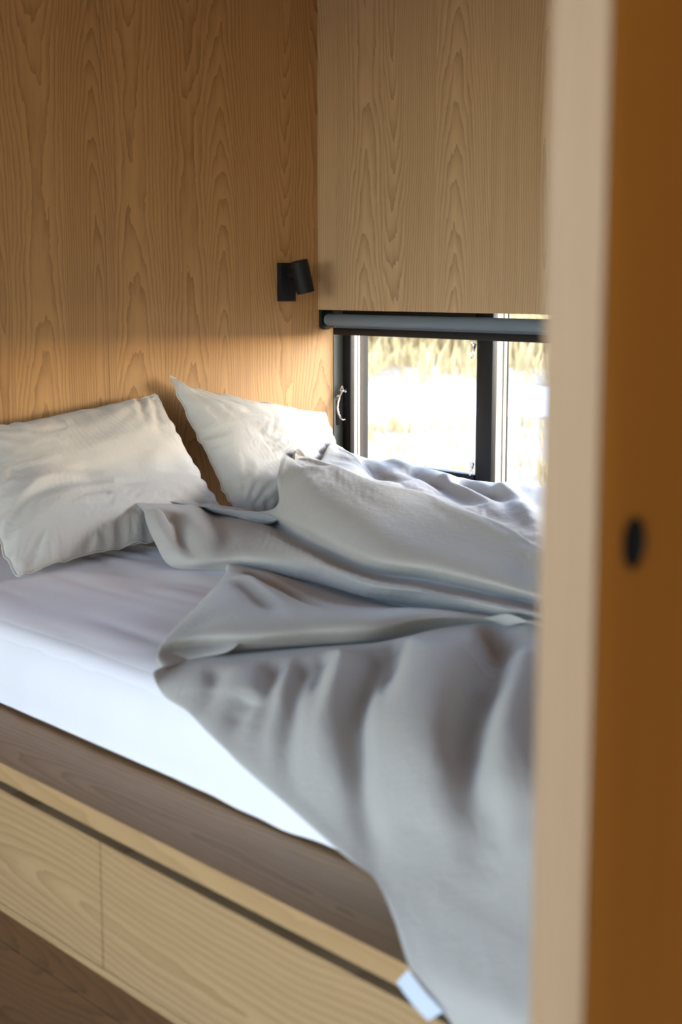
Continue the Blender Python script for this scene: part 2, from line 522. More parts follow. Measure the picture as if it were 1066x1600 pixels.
# ------------------------------------------------------------------ sliding door in front
dr = tag(empty('door_1', (3.202, -2.17, 0.0)), kind=ST)
dm = MB()
dm.box(3.1735, 3.2235, -2.6065, -1.66, 0.008, 2.38, 0.0015)
leaf = dm.build('door_leaf', M_DOOR, dr, True)
MB().box(3.1732, 3.2245, -2.6095, -2.6062, 0.008, 2.38, 0.0012).build('edge_band', M_DEDGE, dr)
# oval flush pull: black cup with a raised rim
cup = MB()
N = 40
rings = []
for (sx, sz, dx) in ((1.0, 1.0, 0.0), (1.0, 1.0, 0.0016), (0.86, 0.90, 0.0018), (0.80, 0.86, -0.004), (0.72, 0.8, -0.012), (0.0, 0.0, -0.013)):
    rings.append([cup.b.verts.new((3.2238 + dx + 0.0002, -2.5660 + 0.0125 * sx * math.cos(a), 1.1155 + 0.0195 * sz * math.sin(a))) for a in [2 * math.pi * s / N for s in range(N)]])
for a, b in zip(rings[:-1], rings[1:]):
    for s in range(N):
        cup.b.faces.new((a[s], a[(s + 1) % N], b[(s + 1) % N], b[s]))
bmesh.ops.remove_doubles(cup.b, verts=cup.b.verts, dist=1e-6)
cup.build('flush_pull', plain('black_pull', (0.006, 0.006, 0.006), 0.7), dr, True)
# pocket for the cup in the leaf
cut = MB().prism([(-2.5660 + 0.0108 * math.cos(a), 1.1155 + 0.0176 * math.sin(a)) for a in [2 * math.pi * s / N for s in range(N)]], lambda u, v, t: (t, u, v), 3.206, 3.234).build('cutter', None)
bm_ = leaf.modifiers.new('pocket', 'BOOLEAN')
bm_.object = cut
bm_.solver = 'EXACT'
dg = bpy.context.evaluated_depsgraph_get()
me_ = bpy.data.meshes.new_from_object(leaf.evaluated_get(dg))
leaf.modifiers.clear()
leaf.data = me_
bpy.data.objects.remove(cut)

# ------------------------------------------------------------------ bed platform
bed = tag(empty('bed_platform', (1.55, -1.02, 0.0)), 'built-in oak bed platform with storage drawers under the white mattress', 'bed')
MB().box(0.003, 3.10, -2.030, -0.004, 0.290, 0.3285, 0.0015).build('deck', M_LEDGE, bed)
MB().box(0.003, 3.10, -2.0335, -2.0302, 0.290, 0.3290, 0.0008).build('edge_strip', M_EDGE, bed)
MB().box(0.003, 3.10, -2.000, -0.05, 0.0, 0.2895).build('carcass', M_GAP, bed)
MB().box(0.003, 3.10, -2.0320, -2.012, 0.0, 0.016).build('plinth', M_EDGE, bed)
for a, b in ((0.006, 1.6385), (1.6415, 3.096)):
    MB().box(a, b, -2.034, -2.002, 0.019, 0.2705, 0.0015).build('drawer_front', M_DRAW, bed)

# ------------------------------------------------------------------ cloth helpers


def catmull(P, n):
    """resample the first axis of P to n points with a Catmull-Rom spline"""
    m = len(P)
    t = np.linspace(0, m - 1 - 1e-9, n)
    i = np.floor(t).astype(int)
    f = (t - i).reshape(-1, *([1] * (P.ndim - 1)))
    g_ = lambda k: P[np.clip(k, 0, m - 1)]
    p0, p1, p2, p3 = g_(i - 1), g_(i), g_(i + 1), g_(i + 2)
    return 0.5 * (2 * p1 + (p2 - p0) * f + (2 * p0 - 5 * p1 + 4 * p2 - p3) * f ** 2 + (3 * p1 - p0 - 3 * p2 + p3) * f ** 3)


def by_length(P, n):
    """resample rows (first axis) to n rows, evenly by mean arc length"""
    F = catmull(P, 900)
    d = np.linalg.norm(np.diff(F, axis=0), axis=-1).mean(axis=1)
    s = np.concatenate([[0], np.cumsum(d)])
    t = np.linspace(0, s[-1], n)
    i = np.clip(np.searchsorted(s, t) - 1, 0, len(s) - 2)
    f = ((t - s[i]) / (s[i + 1] - s[i] + 1e-12))[:, None, None]
    return F[i] * (1 - f) + F[i + 1] * f


def normals(P):
    du = np.gradient(P, axis=1)
    dv = np.gradient(P, axis=0)
    n = np.cross(du, dv)
    return n / (np.linalg.norm(n, axis=-1, keepdims=True) + 1e-12)


def vnoise(shape, cells, rng):
    """smooth value noise over a grid"""
    cy, cx = cells
    R_ = rng.standard_normal((cy + 1, cx + 1))
    return catmull(catmull(R_, shape[0]).T, shape[1]).T


def relax(P, T, extra, iters=120, hold=0.02, bend=0.5, lo=None, hi=None):
    """position based cloth: edges want to be a little longer than in the target T, so the sheet buckles into wrinkles"""
    nv, nu = P.shape[:2]
    sl = []
    for dv, du, k in ((0, 1, 1.0), (1, 0, 1.0), (1, 1, 0.5), (1, -1, 0.5), (0, 2, bend), (2, 0, bend), (0, 4, bend * 0.5), (4, 0, bend * 0.5)):
        a = (slice(0, nv - dv), slice(max(0, -du), nu - max(0, du)))
        b = (slice(dv, nv), slice(max(0, du), nu - max(0, -du)))
        L = np.linalg.norm(T[b] - T[a], axis=-1)
        e = 0.5 * (extra[a] + extra[b])
        if max(dv, abs(du)) == 2:
            e = e * 0.9
        if max(dv, abs(du)) == 4:
            e = e * 0.55
        sl.append((a, b, L * (1 + e), k))
    for it in range(iters):
        P += hold * (T - P)
        for a, b, L, k in sl:
            d = P[b] - P[a]
            ln = np.linalg.norm(d, axis=-1)
            c = (0.25 * k * (ln - L) / (ln + 1e-9))[..., None] * d
            P[a] += c
            P[b] -= c
        if lo is not None:
            np.maximum(P, lo, out=P)
        if hi is not None:
            np.minimum(P, hi, out=P)
    return P

# ------------------------------------------------------------------ mattress and sheet
MX0, MX1 = 0.012, 2.72
mat_o = tag(empty('mattress', (1.36, -0.92, 0.329)), 'thick mattress in a white fitted sheet on the oak bed platform', 'mattress')
MB().box(MX0 + .012, MX1 - .012, -1.818, -0.03, 0.3295, 0.512, 0.045, 4).build('core', M_SHEET, mat_o, True)
NU, NV = 200, 150
prof = np.array([(-0.024, 0.340), (-0.020, 0.42), (-0.024, 0.49), (-0.07, 0.523), (-0.40, 0.525), (-1.20, 0.524), (-1.66, 0.524), (-1.745, 0.521),
                 (-1.800, 0.500), (-1.828, 0.455), (-1.836, 0.400), (-1.832, 0.350), (-1.834, 0.334)])
pr = by_length(prof[:, None, :], NV)[:, 0, :]
xs = np.linspace(MX0, MX1, NU)
P = np.empty((NV, NU, 3))
P[..., 0] = xs[None, :]
P[..., 1] = pr[:, None, 0]
P[..., 2] = pr[:, None, 1]
low = np.clip((0.50 - P[..., 2]) / 0.17, 0, 1) * (P[..., 1] < -1)
wave = 0.0045 * np.sin(xs * 5.3 + 1) + 0.003 * np.sin(xs * 13.7 + 0.5) * np.sin(xs * 2.1) + 0.0015 * np.sin(xs * 41) * np.sin(xs * 3.3 + 1)
P[..., 1] -= low * (np.abs(wave)[None, :] + 0.004)
P[..., 2] += (low ** 3) * (0.005 + 0.6 * wave)[None, :]
P[..., 2] += 0.0035 * vnoise((NV, NU), (10, 14), RNG) * (P[..., 2] > 0.5)
P[..., 2] += 0.0022 * np.abs(vnoise((NV, NU), (30, 9), RNG)) * (P[..., 1] < -1.0) * (P[..., 2] > 0.5)
P[..., 2] = np.maximum(P[..., 2], np.where(P[..., 1] < -1.79, 0.331, 0.0))
P = np.where((P[..., 2:3] > 0.515), np.maximum(P, np.array([-9, -9, 0.516])), P)
grid_mesh('fitted_sheet', P, M_SHEET, mat_o)

# ------------------------------------------------------------------ pillows


def pillow(name, ctrl, front, back, seed, label, folds=(), ears=0.07, nu=120, nv=100):
    rng = np.random.default_rng(seed)
    C3 = np.array(ctrl, float)
    s = np.linspace(-1, 1, nu)[None, :] * np.ones((nv, 1))
    t = np.linspace(-1, 1, nv)[:, None] * np.ones((1, nu))
    s2 = s * (1 - ears * (1 - t ** 2) * np.abs(s) ** 2)
    t2 = t * (1 - ears * (1 - s ** 2) * np.abs(t) ** 2)
    lag = lambda a: np.stack([a * (a - 1) / 2, 1 - a * a, a * (a + 1) / 2], -1)
    mid = np.einsum('vui,vuj,ijk->vuk', lag(t2), lag(s2), C3)
    n = normals(mid)
    if n[nv // 2, nu // 2] @ np.array([0.8, -0.6, 0.4]) < 0:
        n = -n
    prof_ = (np.clip(1 - np.abs(s) ** 2.6, 0, 1) ** 0.62) * (np.clip(1 - np.abs(t) ** 2.6, 0, 1) ** 0.62)
    lumps = 1 + 0.10 * vnoise((nv, nu), (4, 4), rng)
    F = mid + n * (front * prof_ * lumps)[..., None]
    B = mid - n * (back * prof_)[..., None]
    # seam puckers that run in from the edges, and draws from the corners
    edge = np.maximum(np.abs(s), np.abs(t))
    puck = vnoise((nv, nu), (26, 4), rng) * np.exp(-((1 - np.abs(s)) / 0.16) ** 2) + vnoise((nv, nu), (4, 26), rng) * np.exp(-((1 - np.abs(t)) / 0.16) ** 2)
    F = F + n * (0.004 * puck)[..., None]
    for pts, dep, wid in folds:                                # drawn creases, in (across, down) of the face
        ln = catmull(np.array(pts, float)[:, None, :], 30)[:, 0]
        dist = np.full((nv, nu), 9.0)
        tw = np.zeros((nv, nu))
        for k, (a, b) in enumerate(ln):
            dd = np.hypot((s - a) * 0.35, (t - b) * 0.28)
            m = dd < dist
            dist[m] = dd[m]
            tw[m] = min(1, (29 - k) / 14)
        F = F + n * (dep * tw * np.exp(-(dist / wid) ** 2))[..., None]
    T = F.copy()
    seedn = 0.0014 * vnoise((nv, nu), (20, 12), rng) + 0.0045 * vnoise((nv, nu), (8, 13), rng) + 0.0045 * vnoise((nv, nu), (14, 6), rng)
    for cs, ct in ((1, -1), (-1, -1), (1, 1), (-1, 1)):
        dx, dy = s - cs, t - ct
        rr, aa = np.hypot(dx, dy), np.arctan2(dy, dx)
        seedn = seedn + 0.0045 * np.sin(aa * 22 + cs * 2 + ct) * np.exp(-((rr - 0.35) / 0.4) ** 2)
    P0 = F + n * seedn[..., None]
    extra = 0.034 + 0.022 * vnoise((nv, nu), (5, 5), rng) + 0.03 * np.clip(edge - 0.7, 0, 1)
    P0 = relax(P0, T, np.clip(extra, 0.0, 0.1), 150, 0.008, 0.5, lo=np.array([0.006, -9, 0.529]))
    for _ in range(1):
        P0[1:-1, 1:-1] = (P0[1:-1, 1:-1] * 3 + P0[:-2, 1:-1] + P0[2:, 1:-1] + P0[1:-1, :-2] + P0[1:-1, 2:]) / 7
    B = np.maximum(B, np.array([0.004, -9, 0.529]))
    b_in = np.zeros((nv, nu), bool)
    b_in[1:-1, 1:-1] = True
    idf = np.arange(nv * nu).reshape(nv, nu)
    idb = idf.copy()
    idb[b_in] = nv * nu + np.arange(b_in.sum())
    q = lambda i: np.stack([i[:-1, :-1], i[:-1, 1:], i[1:, 1:], i[1:, :-1]], -1).reshape(-1, 4)
    verts = np.concatenate([P0.reshape(-1, 3), B[b_in]])
    me = bpy.data.meshes.new(name)
    me.from_pydata(verts.tolist(), [], q(idf).tolist() + q(idb)[:, ::-1].tolist())
    o = link(name, me, M_PILLOW, None, 'all')
    sub = o.modifiers.new('smooth', 'SUBSURF')
    sub.levels = sub.render_levels = 1
    # seam cord round the edge
    loop = np.concatenate([P0[0, :-1], P0[:-1, -1], P0[-1, :0:-1], P0[:0:-1, 0]])[::2]
    loop = np.concatenate([loop, loop[:1]])
    MB().tube([tuple(p) for p in loop], 0.0028, 6, False).build('seam', M_PILLOW, o, 'all')
    return tag(o, label, 'pillow', 'grey linen pillows against the headboard wall')


pillow('pillow', [[(.07, -1.52, .87), (.055, -1.13, .925), (.065, -.805, .95)],
                  [(.28, -1.55, .68), (.21, -1.17, .70), (.215, -.725, .715)],
                  [(.51, -1.555, .545), (.45, -1.22, .552), (.34, -.72, .56)]], 0.105, 0.06, 21,
       'large slumped grey linen pillow on the bare white sheet, cut by the photo edge',
       [([(-1, .62), (-.8, .34), (-.5, .2), (-.15, .22), (.1, .3)], -.016, .028), ([(-1, .5), (-.75, .2), (-.45, .06), (-.1, .1)], .012, .035),
        ([(-1, .9), (-.7, .72), (-.4, .62)], -.012, .03), ([(-.85, 1), (-.7, .8), (-.6, .6)], -.010, .02),
        ([(.95, -.95), (.8, -.7), (.7, -.3)], -.012, .022), ([(.8, -1), (.68, -.8), (.6, -.55)], -.010, .018),
        ([(.7, -.9), (.2, -.55), (-.4, -.4)], -.006, .035), ([(1, .2), (.6, .1), (.1, -.1)], -.006, .03), ([(1, .6), (.5, .5), (0, .6)], .008, .04)])
pillow('pillow.001', [[(.045, -.74, 1.0), (.04, -.42, .905), (.05, -.075, .85)],
                      [(.17, -.715, .78), (.17, -.40, .74), (.14, -.09, .70)],
                      [(.33, -.68, .56), (.32, -.40, .555), (.27, -.12, .555)]], 0.095, 0.06, 33,
       'grey linen pillow standing in the corner next to the window, behind the duvet',
       [([(.75, .45), (.3, .38), (-.2, .3), (-.6, .4)], -.012, .022), ([(.7, .4), (.25, .1), (-.3, -.1)], -.010, .022), ([(.75, .35), (.5, -.1), (.2, -.5)], -.009, .02),
        ([(.8, .3), (.75, -.2), (.7, -.7), (.72, -1)], -.010, .018), ([(.6, .6), (.2, .62), (-.2, .8)], -.012, .02), ([(-.95, -.9), (-.6, -.5), (-.2, -.2)], .008, .03),
        ([(.55, -1), (.5, -.75), (.45, -.5)], -.008, .015), ([(.3, -1), (.28, -.8), (.22, -.6)], -.006, .014)])

# ------------------------------------------------------------------ duvet
NET = [
 [(0.160,-0.100,0.600), (0.240,-0.060,0.600), (0.340,-0.050,0.600), (0.480,-0.050,0.600), (0.640,-0.050,0.600), (0.850,-0.050,0.600), (1.100,-0.050,0.600), (1.600,-0.050,0.580), (2.200,-0.050,0.570)],
 [(0.201,-0.181,0.762), (0.240,-0.181,0.750), (0.307,-0.189,0.737), (0.392,-0.152,0.716), (0.511,-0.091,0.705), (0.781,-0.104,0.687), (1.029,-0.073,0.690), (1.600,-0.100,0.670), (2.200,-0.120,0.640)],
 [(0.320,-0.340,0.728), (0.370,-0.300,0.722), (0.450,-0.280,0.715), (0.560,-0.300,0.690), (0.720,-0.320,0.672), (0.950,-0.330,0.660), (1.200,-0.360,0.655), (1.700,-0.420,0.630), (2.250,-0.500,0.610)],
 [(0.360,-0.420,0.728), (0.410,-0.410,0.722), (0.490,-0.400,0.720), (0.600,-0.420,0.685), (0.800,-0.500,0.660), (1.070,-0.480,0.640), (1.360,-0.540,0.625), (1.700,-0.620,0.615), (2.270,-0.750,0.610)],
 [(0.386,-0.507,0.765), (0.381,-0.487,0.766), (0.411,-0.479,0.765), (0.580,-0.525,0.744), (0.913,-0.630,0.718), (1.140,-0.607,0.694), (1.463,-0.686,0.664), (1.685,-0.755,0.636), (2.280,-0.895,0.606)],
 [(0.406,-0.562,0.785), (0.401,-0.542,0.786), (0.431,-0.534,0.785), (0.600,-0.580,0.778), (0.933,-0.685,0.752), (1.160,-0.662,0.728), (1.483,-0.741,0.698), (1.705,-0.810,0.670), (2.300,-0.950,0.640)],
 [(0.559,-0.718,0.730), (0.572,-0.716,0.735), (0.612,-0.715,0.735), (0.841,-0.807,0.725), (1.131,-0.870,0.700), (1.346,-0.851,0.680), (1.612,-0.884,0.660), (1.798,-0.920,0.640), (2.350,-1.000,0.630)],
 [(0.566,-0.764,0.630), (0.597,-0.777,0.635), (0.675,-0.807,0.640), (0.954,-0.927,0.650), (1.293,-1.021,0.640), (1.494,-1.001,0.635), (1.713,-1.018,0.630), (1.881,-1.020,0.620), (2.380,-1.080,0.610)],
 [(0.319,-1.039,0.670), (0.356,-0.883,0.645), (0.354,-0.644,0.590), (0.816,-0.844,0.585), (1.239,-0.992,0.583), (1.440,-0.967,0.583), (1.666,-0.965,0.585), (1.851,-0.982,0.585), (2.400,-1.140,0.585)],
 [(0.461,-1.129,0.660), (0.633,-1.106,0.635), (0.715,-0.923,0.610), (1.003,-1.013,0.610), (1.388,-1.140,0.610), (1.585,-1.124,0.610), (1.798,-1.112,0.610), (1.946,-1.096,0.605), (2.420,-1.180,0.600)],
 [(0.618,-1.196,0.590), (0.771,-1.185,0.575), (0.866,-1.076,0.585), (1.071,-1.071,0.590), (1.406,-1.156,0.592), (1.585,-1.123,0.595), (1.806,-1.121,0.600), (1.950,-1.102,0.597), (2.420,-1.200,0.590)],
 [(0.692,-1.193,0.540), (0.749,-1.145,0.535), (0.864,-1.064,0.545), (1.065,-1.066,0.555), (1.377,-1.130,0.565), (1.569,-1.107,0.575), (1.788,-1.100,0.585), (1.933,-1.080,0.585), (2.420,-1.210,0.580)],
 [(0.660,-1.020,0.532), (0.800,-1.020,0.532), (0.980,-1.020,0.532), (1.180,-1.040,0.535), (1.420,-1.060,0.540), (1.640,-1.060,0.545), (1.880,-1.070,0.550), (2.100,-1.100,0.550), (2.420,-1.140,0.550)],
 [(0.954,-1.214,0.570), (1.010,-1.189,0.575), (1.121,-1.186,0.572), (1.352,-1.258,0.572), (1.519,-1.241,0.578), (1.638,-1.177,0.584), (1.815,-1.130,0.588), (1.961,-1.114,0.590), (2.430,-1.230,0.580)],
 [(1.336,-1.591,0.600), (1.403,-1.559,0.615), (1.497,-1.510,0.615), (1.597,-1.469,0.612), (1.687,-1.396,0.608), (1.719,-1.259,0.602), (1.834,-1.152,0.592), (1.980,-1.137,0.595), (2.430,-1.250,0.590)],
 [(1.504,-1.785,0.600), (1.557,-1.724,0.605), (1.627,-1.648,0.600), (1.672,-1.534,0.595), (1.725,-1.423,0.592), (1.747,-1.277,0.597), (1.834,-1.152,0.590), (1.982,-1.140,0.594), (2.430,-1.270,0.585)],
 [(1.550,-1.840,0.575), (1.518,-1.744,0.568), (1.564,-1.616,0.556), (1.624,-1.493,0.556), (1.699,-1.389,0.565), (1.722,-1.232,0.580), (1.825,-1.138,0.584), (1.972,-1.128,0.586), (2.440,-1.280,0.575)],
 [(1.585,-1.842,0.558), (1.540,-1.680,0.542), (1.570,-1.480,0.532), (1.620,-1.390,0.532), (1.690,-1.310,0.540), (1.730,-1.170,0.552), (1.840,-1.090,0.560), (1.990,-1.090,0.560), (2.450,-1.220,0.550)],
 [(1.600,-1.878,0.560), (1.535,-1.753,0.553), (1.596,-1.641,0.553), (1.660,-1.524,0.556), (1.734,-1.413,0.562), (1.766,-1.257,0.575), (1.844,-1.150,0.583), (1.980,-1.132,0.580), (2.460,-1.320,0.570)],
 [(1.622,-1.879,0.520), (1.669,-1.823,0.549), (1.772,-1.764,0.564), (1.850,-1.679,0.572), (1.921,-1.576,0.573), (1.985,-1.468,0.574), (2.068,-1.379,0.574), (2.162,-1.344,0.575), (2.620,-1.520,0.570)],
 [(1.714,-1.890,0.512), (1.769,-1.845,0.537), (1.884,-1.809,0.556), (1.989,-1.762,0.565), (2.099,-1.714,0.570), (2.197,-1.660,0.572), (2.288,-1.604,0.573), (2.368,-1.570,0.573), (2.750,-1.700,0.570)],
 [(1.810,-1.910,0.496), (1.903,-1.883,0.518), (2.011,-1.856,0.532), (2.126,-1.833,0.543), (2.245,-1.815,0.552), (2.367,-1.802,0.559), (2.476,-1.789,0.561), (2.561,-1.781,0.562), (2.850,-1.820,0.550)],
 [(1.937,-1.935,0.475), (2.024,-1.921,0.487), (2.123,-1.904,0.500), (2.233,-1.893,0.509), (2.352,-1.886,0.515), (2.467,-1.881,0.519), (2.572,-1.877,0.521), (2.655,-1.877,0.522), (2.920,-1.900,0.500)],
 [(2.100,-1.963,0.453), (2.165,-1.952,0.461), (2.244,-1.943,0.468), (2.338,-1.938,0.473), (2.442,-1.934,0.476), (2.546,-1.931,0.478), (2.642,-1.931,0.479), (2.715,-1.930,0.479), (2.960,-1.970,0.450)],
 [(2.265,-1.997,0.434), (2.310,-1.989,0.439), (2.369,-1.981,0.443), (2.445,-1.979,0.444), (2.532,-1.977,0.445), (2.622,-1.977,0.445), (2.704,-1.978,0.445), (2.770,-1.979,0.444), (2.990,-2.030,0.415)],
 [(2.361,-2.013,0.425), (2.401,-2.011,0.426), (2.457,-2.010,0.426), (2.523,-2.012,0.426), (2.601,-2.013,0.425), (2.680,-2.014,0.424), (2.753,-2.015,0.423), (2.813,-2.017,0.422), (3.000,-2.070,0.390)],
 [(2.443,-2.050,0.402), (2.479,-2.051,0.402), (2.527,-2.049,0.403), (2.586,-2.049,0.403), (2.655,-2.049,0.403), (2.726,-2.050,0.403), (2.793,-2.050,0.403), (2.849,-2.050,0.403), (3.000,-2.100,0.360)],
 [(2.526,-2.096,0.367), (2.560,-2.094,0.370), (2.604,-2.092,0.373), (2.655,-2.092,0.375), (2.717,-2.090,0.377), (2.778,-2.088,0.379), (2.839,-2.087,0.380), (2.888,-2.085,0.381), (3.000,-2.120,0.330)],
 [(2.610,-2.110,0.338), (2.637,-2.109,0.341), (2.674,-2.108,0.343), (2.722,-2.107,0.345), (2.775,-2.106,0.347), (2.829,-2.105,0.348), (2.881,-2.105,0.349), (2.927,-2.104,0.350), (3.000,-2.130,0.300)],
 [(2.675,-2.125,0.306), (2.701,-2.125,0.310), (2.735,-2.124,0.312), (2.779,-2.123,0.314), (2.827,-2.122,0.315), (2.876,-2.122,0.316), (2.923,-2.122,0.317), (2.964,-2.121,0.317), (3.000,-2.137,0.270)]]
STROKES = [
 ([(1.792,-1.464,0.574), (1.940,-1.633,0.573), (2.056,-1.766,0.564), (2.144,-1.850,0.535), (2.223,-1.912,0.494), (2.301,-1.960,0.455), (2.403,-2.029,0.416)], -0.046, 0.022),
 ([(1.782,-1.415,0.574), (1.934,-1.575,0.573), (2.115,-1.760,0.565)], -0.038, 0.019),
 ([(1.783,-1.459,0.574), (1.920,-1.591,0.573), (2.077,-1.751,0.566)], 0.026, 0.018),
 ([(1.809,-1.394,0.574), (2.053,-1.634,0.572), (2.211,-1.812,0.554), (2.352,-1.927,0.482)], 0.014, 0.050),
 ([(1.744,-1.616,0.573), (1.922,-1.802,0.559), (2.012,-1.891,0.511), (2.108,-1.952,0.462)], -0.030, 0.020),
 ([(1.753,-1.579,0.573), (1.875,-1.702,0.572), (2.013,-1.831,0.545)], -0.024, 0.018),
 ([(1.749,-1.533,0.573), (1.926,-1.707,0.571), (2.054,-1.849,0.535), (2.155,-1.930,0.480)], 0.016, 0.022),
 ([(1.710,-1.667,0.572), (1.846,-1.800,0.560), (1.919,-1.878,0.521), (1.987,-1.930,0.480)], -0.026, 0.018),
 ([(1.817,-1.818,0.551), (1.842,-1.867,0.526), (1.908,-1.927,0.482)], -0.030, 0.018),
 ([(1.656,-1.767,0.564), (1.729,-1.837,0.542), (1.759,-1.892,0.510)], -0.020, 0.016),
 ([(1.861,-1.171,0.578), (2.092,-1.470,0.574), (2.267,-1.703,0.572), (2.380,-1.826,0.547), (2.463,-1.897,0.506), (2.537,-1.956,0.458)], -0.058, 0.032),
 ([(1.914,-1.391,0.574), (2.147,-1.648,0.572), (2.315,-1.835,0.543), (2.445,-1.939,0.472)], 0.026, 0.075),
 ([(2.043,-1.324,0.575), (2.252,-1.590,0.573), (2.424,-1.792,0.561), (2.525,-1.889,0.513)], 0.024, 0.050),
 ([(2.303,-1.640,0.572), (2.488,-1.890,0.512), (2.505,-1.922,0.486)], -0.010, 0.022),
 ([(0.547,-0.692,0.620), (1.256,-1.029,0.660), (1.619,-1.086,0.650), (1.882,-1.084,0.620)], -0.006, 0.030),
 ([(0.707,-0.751,0.720), (1.247,-0.934,0.680), (1.635,-0.976,0.660)], 0.006, 0.050),
 ([(1.021,-1.177,0.575), (1.267,-1.265,0.590), (1.511,-1.367,0.600)], -0.030, 0.022),
 ([(1.123,-1.278,0.585), (1.403,-1.425,0.605), (1.590,-1.499,0.610)], 0.012, 0.020),
 ([(1.173,-1.337,0.590), (1.456,-1.495,0.610), (1.554,-1.522,0.610)], -0.016, 0.016),
 ([(1.510,-1.721,0.600), (1.502,-1.667,0.610), (1.544,-1.616,0.612)], -0.012, 0.022),
 ([(0.404,-0.513,0.775), (0.620,-0.602,0.745), (0.713,-0.583,0.720)], -0.035, 0.035),
 ([(0.381,-0.228,0.700), (0.555,-0.277,0.690), (0.645,-0.223,0.680)], -0.025, 0.030),
 ([(0.551,-0.160,0.700), (0.755,-0.221,0.675), (1.021,-0.361,0.660)], -0.030, 0.030),
 ([(0.769,-0.150,0.690), (0.975,-0.228,0.670), (1.189,-0.302,0.655)], -0.030, 0.030),
 ([(0.697,-0.161,0.700), (0.920,-0.253,0.680), (1.216,-0.414,0.670)], 0.022, 0.028),
 ([(0.376,-0.107,0.700), (0.636,-0.186,0.690), (0.841,-0.281,0.680)], 0.020, 0.025),
 ([(0.944,-0.166,0.680), (1.251,-0.374,0.670), (1.503,-0.617,0.660)], 0.025, 0.030),
 ([(0.474,-1.054,0.650), (0.713,-1.163,0.620), (0.778,-1.190,0.580)], -0.034, 0.022),
 ([(0.355,-0.811,0.610), (0.692,-1.018,0.600), (0.804,-1.082,0.570)], -0.030, 0.020),
 ([(0.501,-1.110,0.650), (0.675,-1.196,0.610)], 0.026, 0.024),
 ([(0.369,-0.893,0.630), (0.724,-1.108,0.615), (0.796,-1.130,0.575)], 0.022, 0.022)]
net = np.array(NET)
inward = net[:, 2] - net[:, 0]
inward /= np.linalg.norm(inward, axis=-1, keepdims=True)
nn = -normals(net)[:, 0]
nn[1:8] = (0, 0, 1)
wide = np.where(np.arange(len(net)) < 19, 0.14, 0.055)[:, None]
wide[1:8] = 0.05      # the hanging part only turns its hem
thin = np.where(np.arange(len(net)) < 19, 0.05, 0.035)[:, None]
thin[1:8] = 0.015
under = net[:, 0] + thin * inward - np.where(np.arange(len(net)) < 19, 0.035, 0.018)[:, None] * nn
under2 = net[:, 0] + wide * inward - 0.026 * nn
end1, end2 = net[:, -1] + np.array([.035, 0, -.035]), net[:, -1] + np.array([.03, 0, -.07])
net = np.concatenate([under2[:, None], under[:, None], net, end1[:, None], end2[:, None]], 1)
NVD, NUD = 340, 190
P = by_length(net, NVD)
P = catmull(P.transpose(1, 0, 2), 900).transpose(1, 0, 2)
d = np.linalg.norm(np.diff(P, axis=1), axis=-1).mean(0)
s_c = np.concatenate([[0], np.cumsum(d)])
ii = np.searchsorted(s_c, np.linspace(0, s_c[-1] - 1e-6, NUD), side='right') - 1
P = P[:, ii]
n = -normals(P)
for pts, dep, wid in STROKES:
    pl = np.array(pts)
    fine = catmull(pl[:, None, :], 40)[:, 0]
    tt = np.linspace(0, 1, 40)
    taper = np.clip(tt / 0.08 + 0.6, 0, 1) * np.clip((1 - tt) / 0.55, 0, 1) ** 1.2
    dist = np.full(P.shape[:2], 9.0)
    tw = np.zeros(P.shape[:2])
    for p, w_ in zip(fine, taper):
        dd = np.linalg.norm(P - p, axis=-1)
        m = dd < dist
        dist[m] = dd[m]
        tw[m] = w_
    P = P + n * (dep * tw * np.exp(-(dist / wid) ** 2))[..., None]
T = P.copy()
n = -normals(P)
fv = np.linspace(0, 1, NVD)[:, None]
back_ = np.clip((0.60 - fv) / 0.15, 0, 1)                      # livelier creases on the thrown-back half
seedn = (0.25 + 0.75 * back_) * (0.0035 * vnoise((NVD, NUD), (36, 14), RNG) + 0.0035 * vnoise((NVD, NUD), (20, 22), RNG))
near = np.clip((0.26 - fv) / 0.06, 0, 1)                        # crumpled by the window
seedn = seedn + near * (0.010 * vnoise((NVD, NUD), (60, 16), RNG) + 0.006 * vnoise((NVD, NUD), (70, 34), RNG))
seedn = seedn + 0.006 * (1 - back_) * vnoise((NVD, NUD), (9, 12), RNG)
extra = np.clip(0.004 + 0.020 * back_ + (0.004 + 0.014 * back_) * vnoise((NVD, NUD), (12, 8), RNG), 0.0, 0.06)
P = P + n * seedn[..., None]


def bed_floor(P):
    y_, x_ = P[..., 1], P[..., 0]
    lo = np.where(y_ > -2.051, np.interp(y_, [-1.865, -1.848, -1.82, -1.775, -1.71], [0.3420, 0.44, 0.507, 0.525, 0.5305]), -9)
    P[..., 2] = np.maximum(P[..., 2], lo)
    P[..., 1] = np.where((P[..., 2] < 0.3420), np.minimum(P[..., 1], -2.052), P[..., 1])
    P[..., 1] = np.minimum(P[..., 1], -0.008)
    P[..., 0] = np.clip(P[..., 0], 0.01, 3.09)
    return P


for rep in range(8):
    P = bed_floor(relax(P, T, extra, 15, 0.016, 0.4))
for _ in range(3):                                             # soft fill: take the sharpest buckles off
    Q = P.copy()
    Q[1:-1, 1:-1] = (P[1:-1, 1:-1] * 2 + P[:-2, 1:-1] + P[2:, 1:-1] + P[1:-1, :-2] + P[1:-1, 2:]) / 6
    P = P + (Q - P) * (1 - 0.55 * back_)[..., None]
P = bed_floor(P)
du_o = grid_mesh('duvet', P, M_LINEN)
sub = du_o.modifiers.new('smooth', 'SUBSURF')
sub.levels = sub.render_levels = 1
tag(du_o, 'rumpled grey linen duvet thrown back in folds and hanging over the drawers', 'duvet')
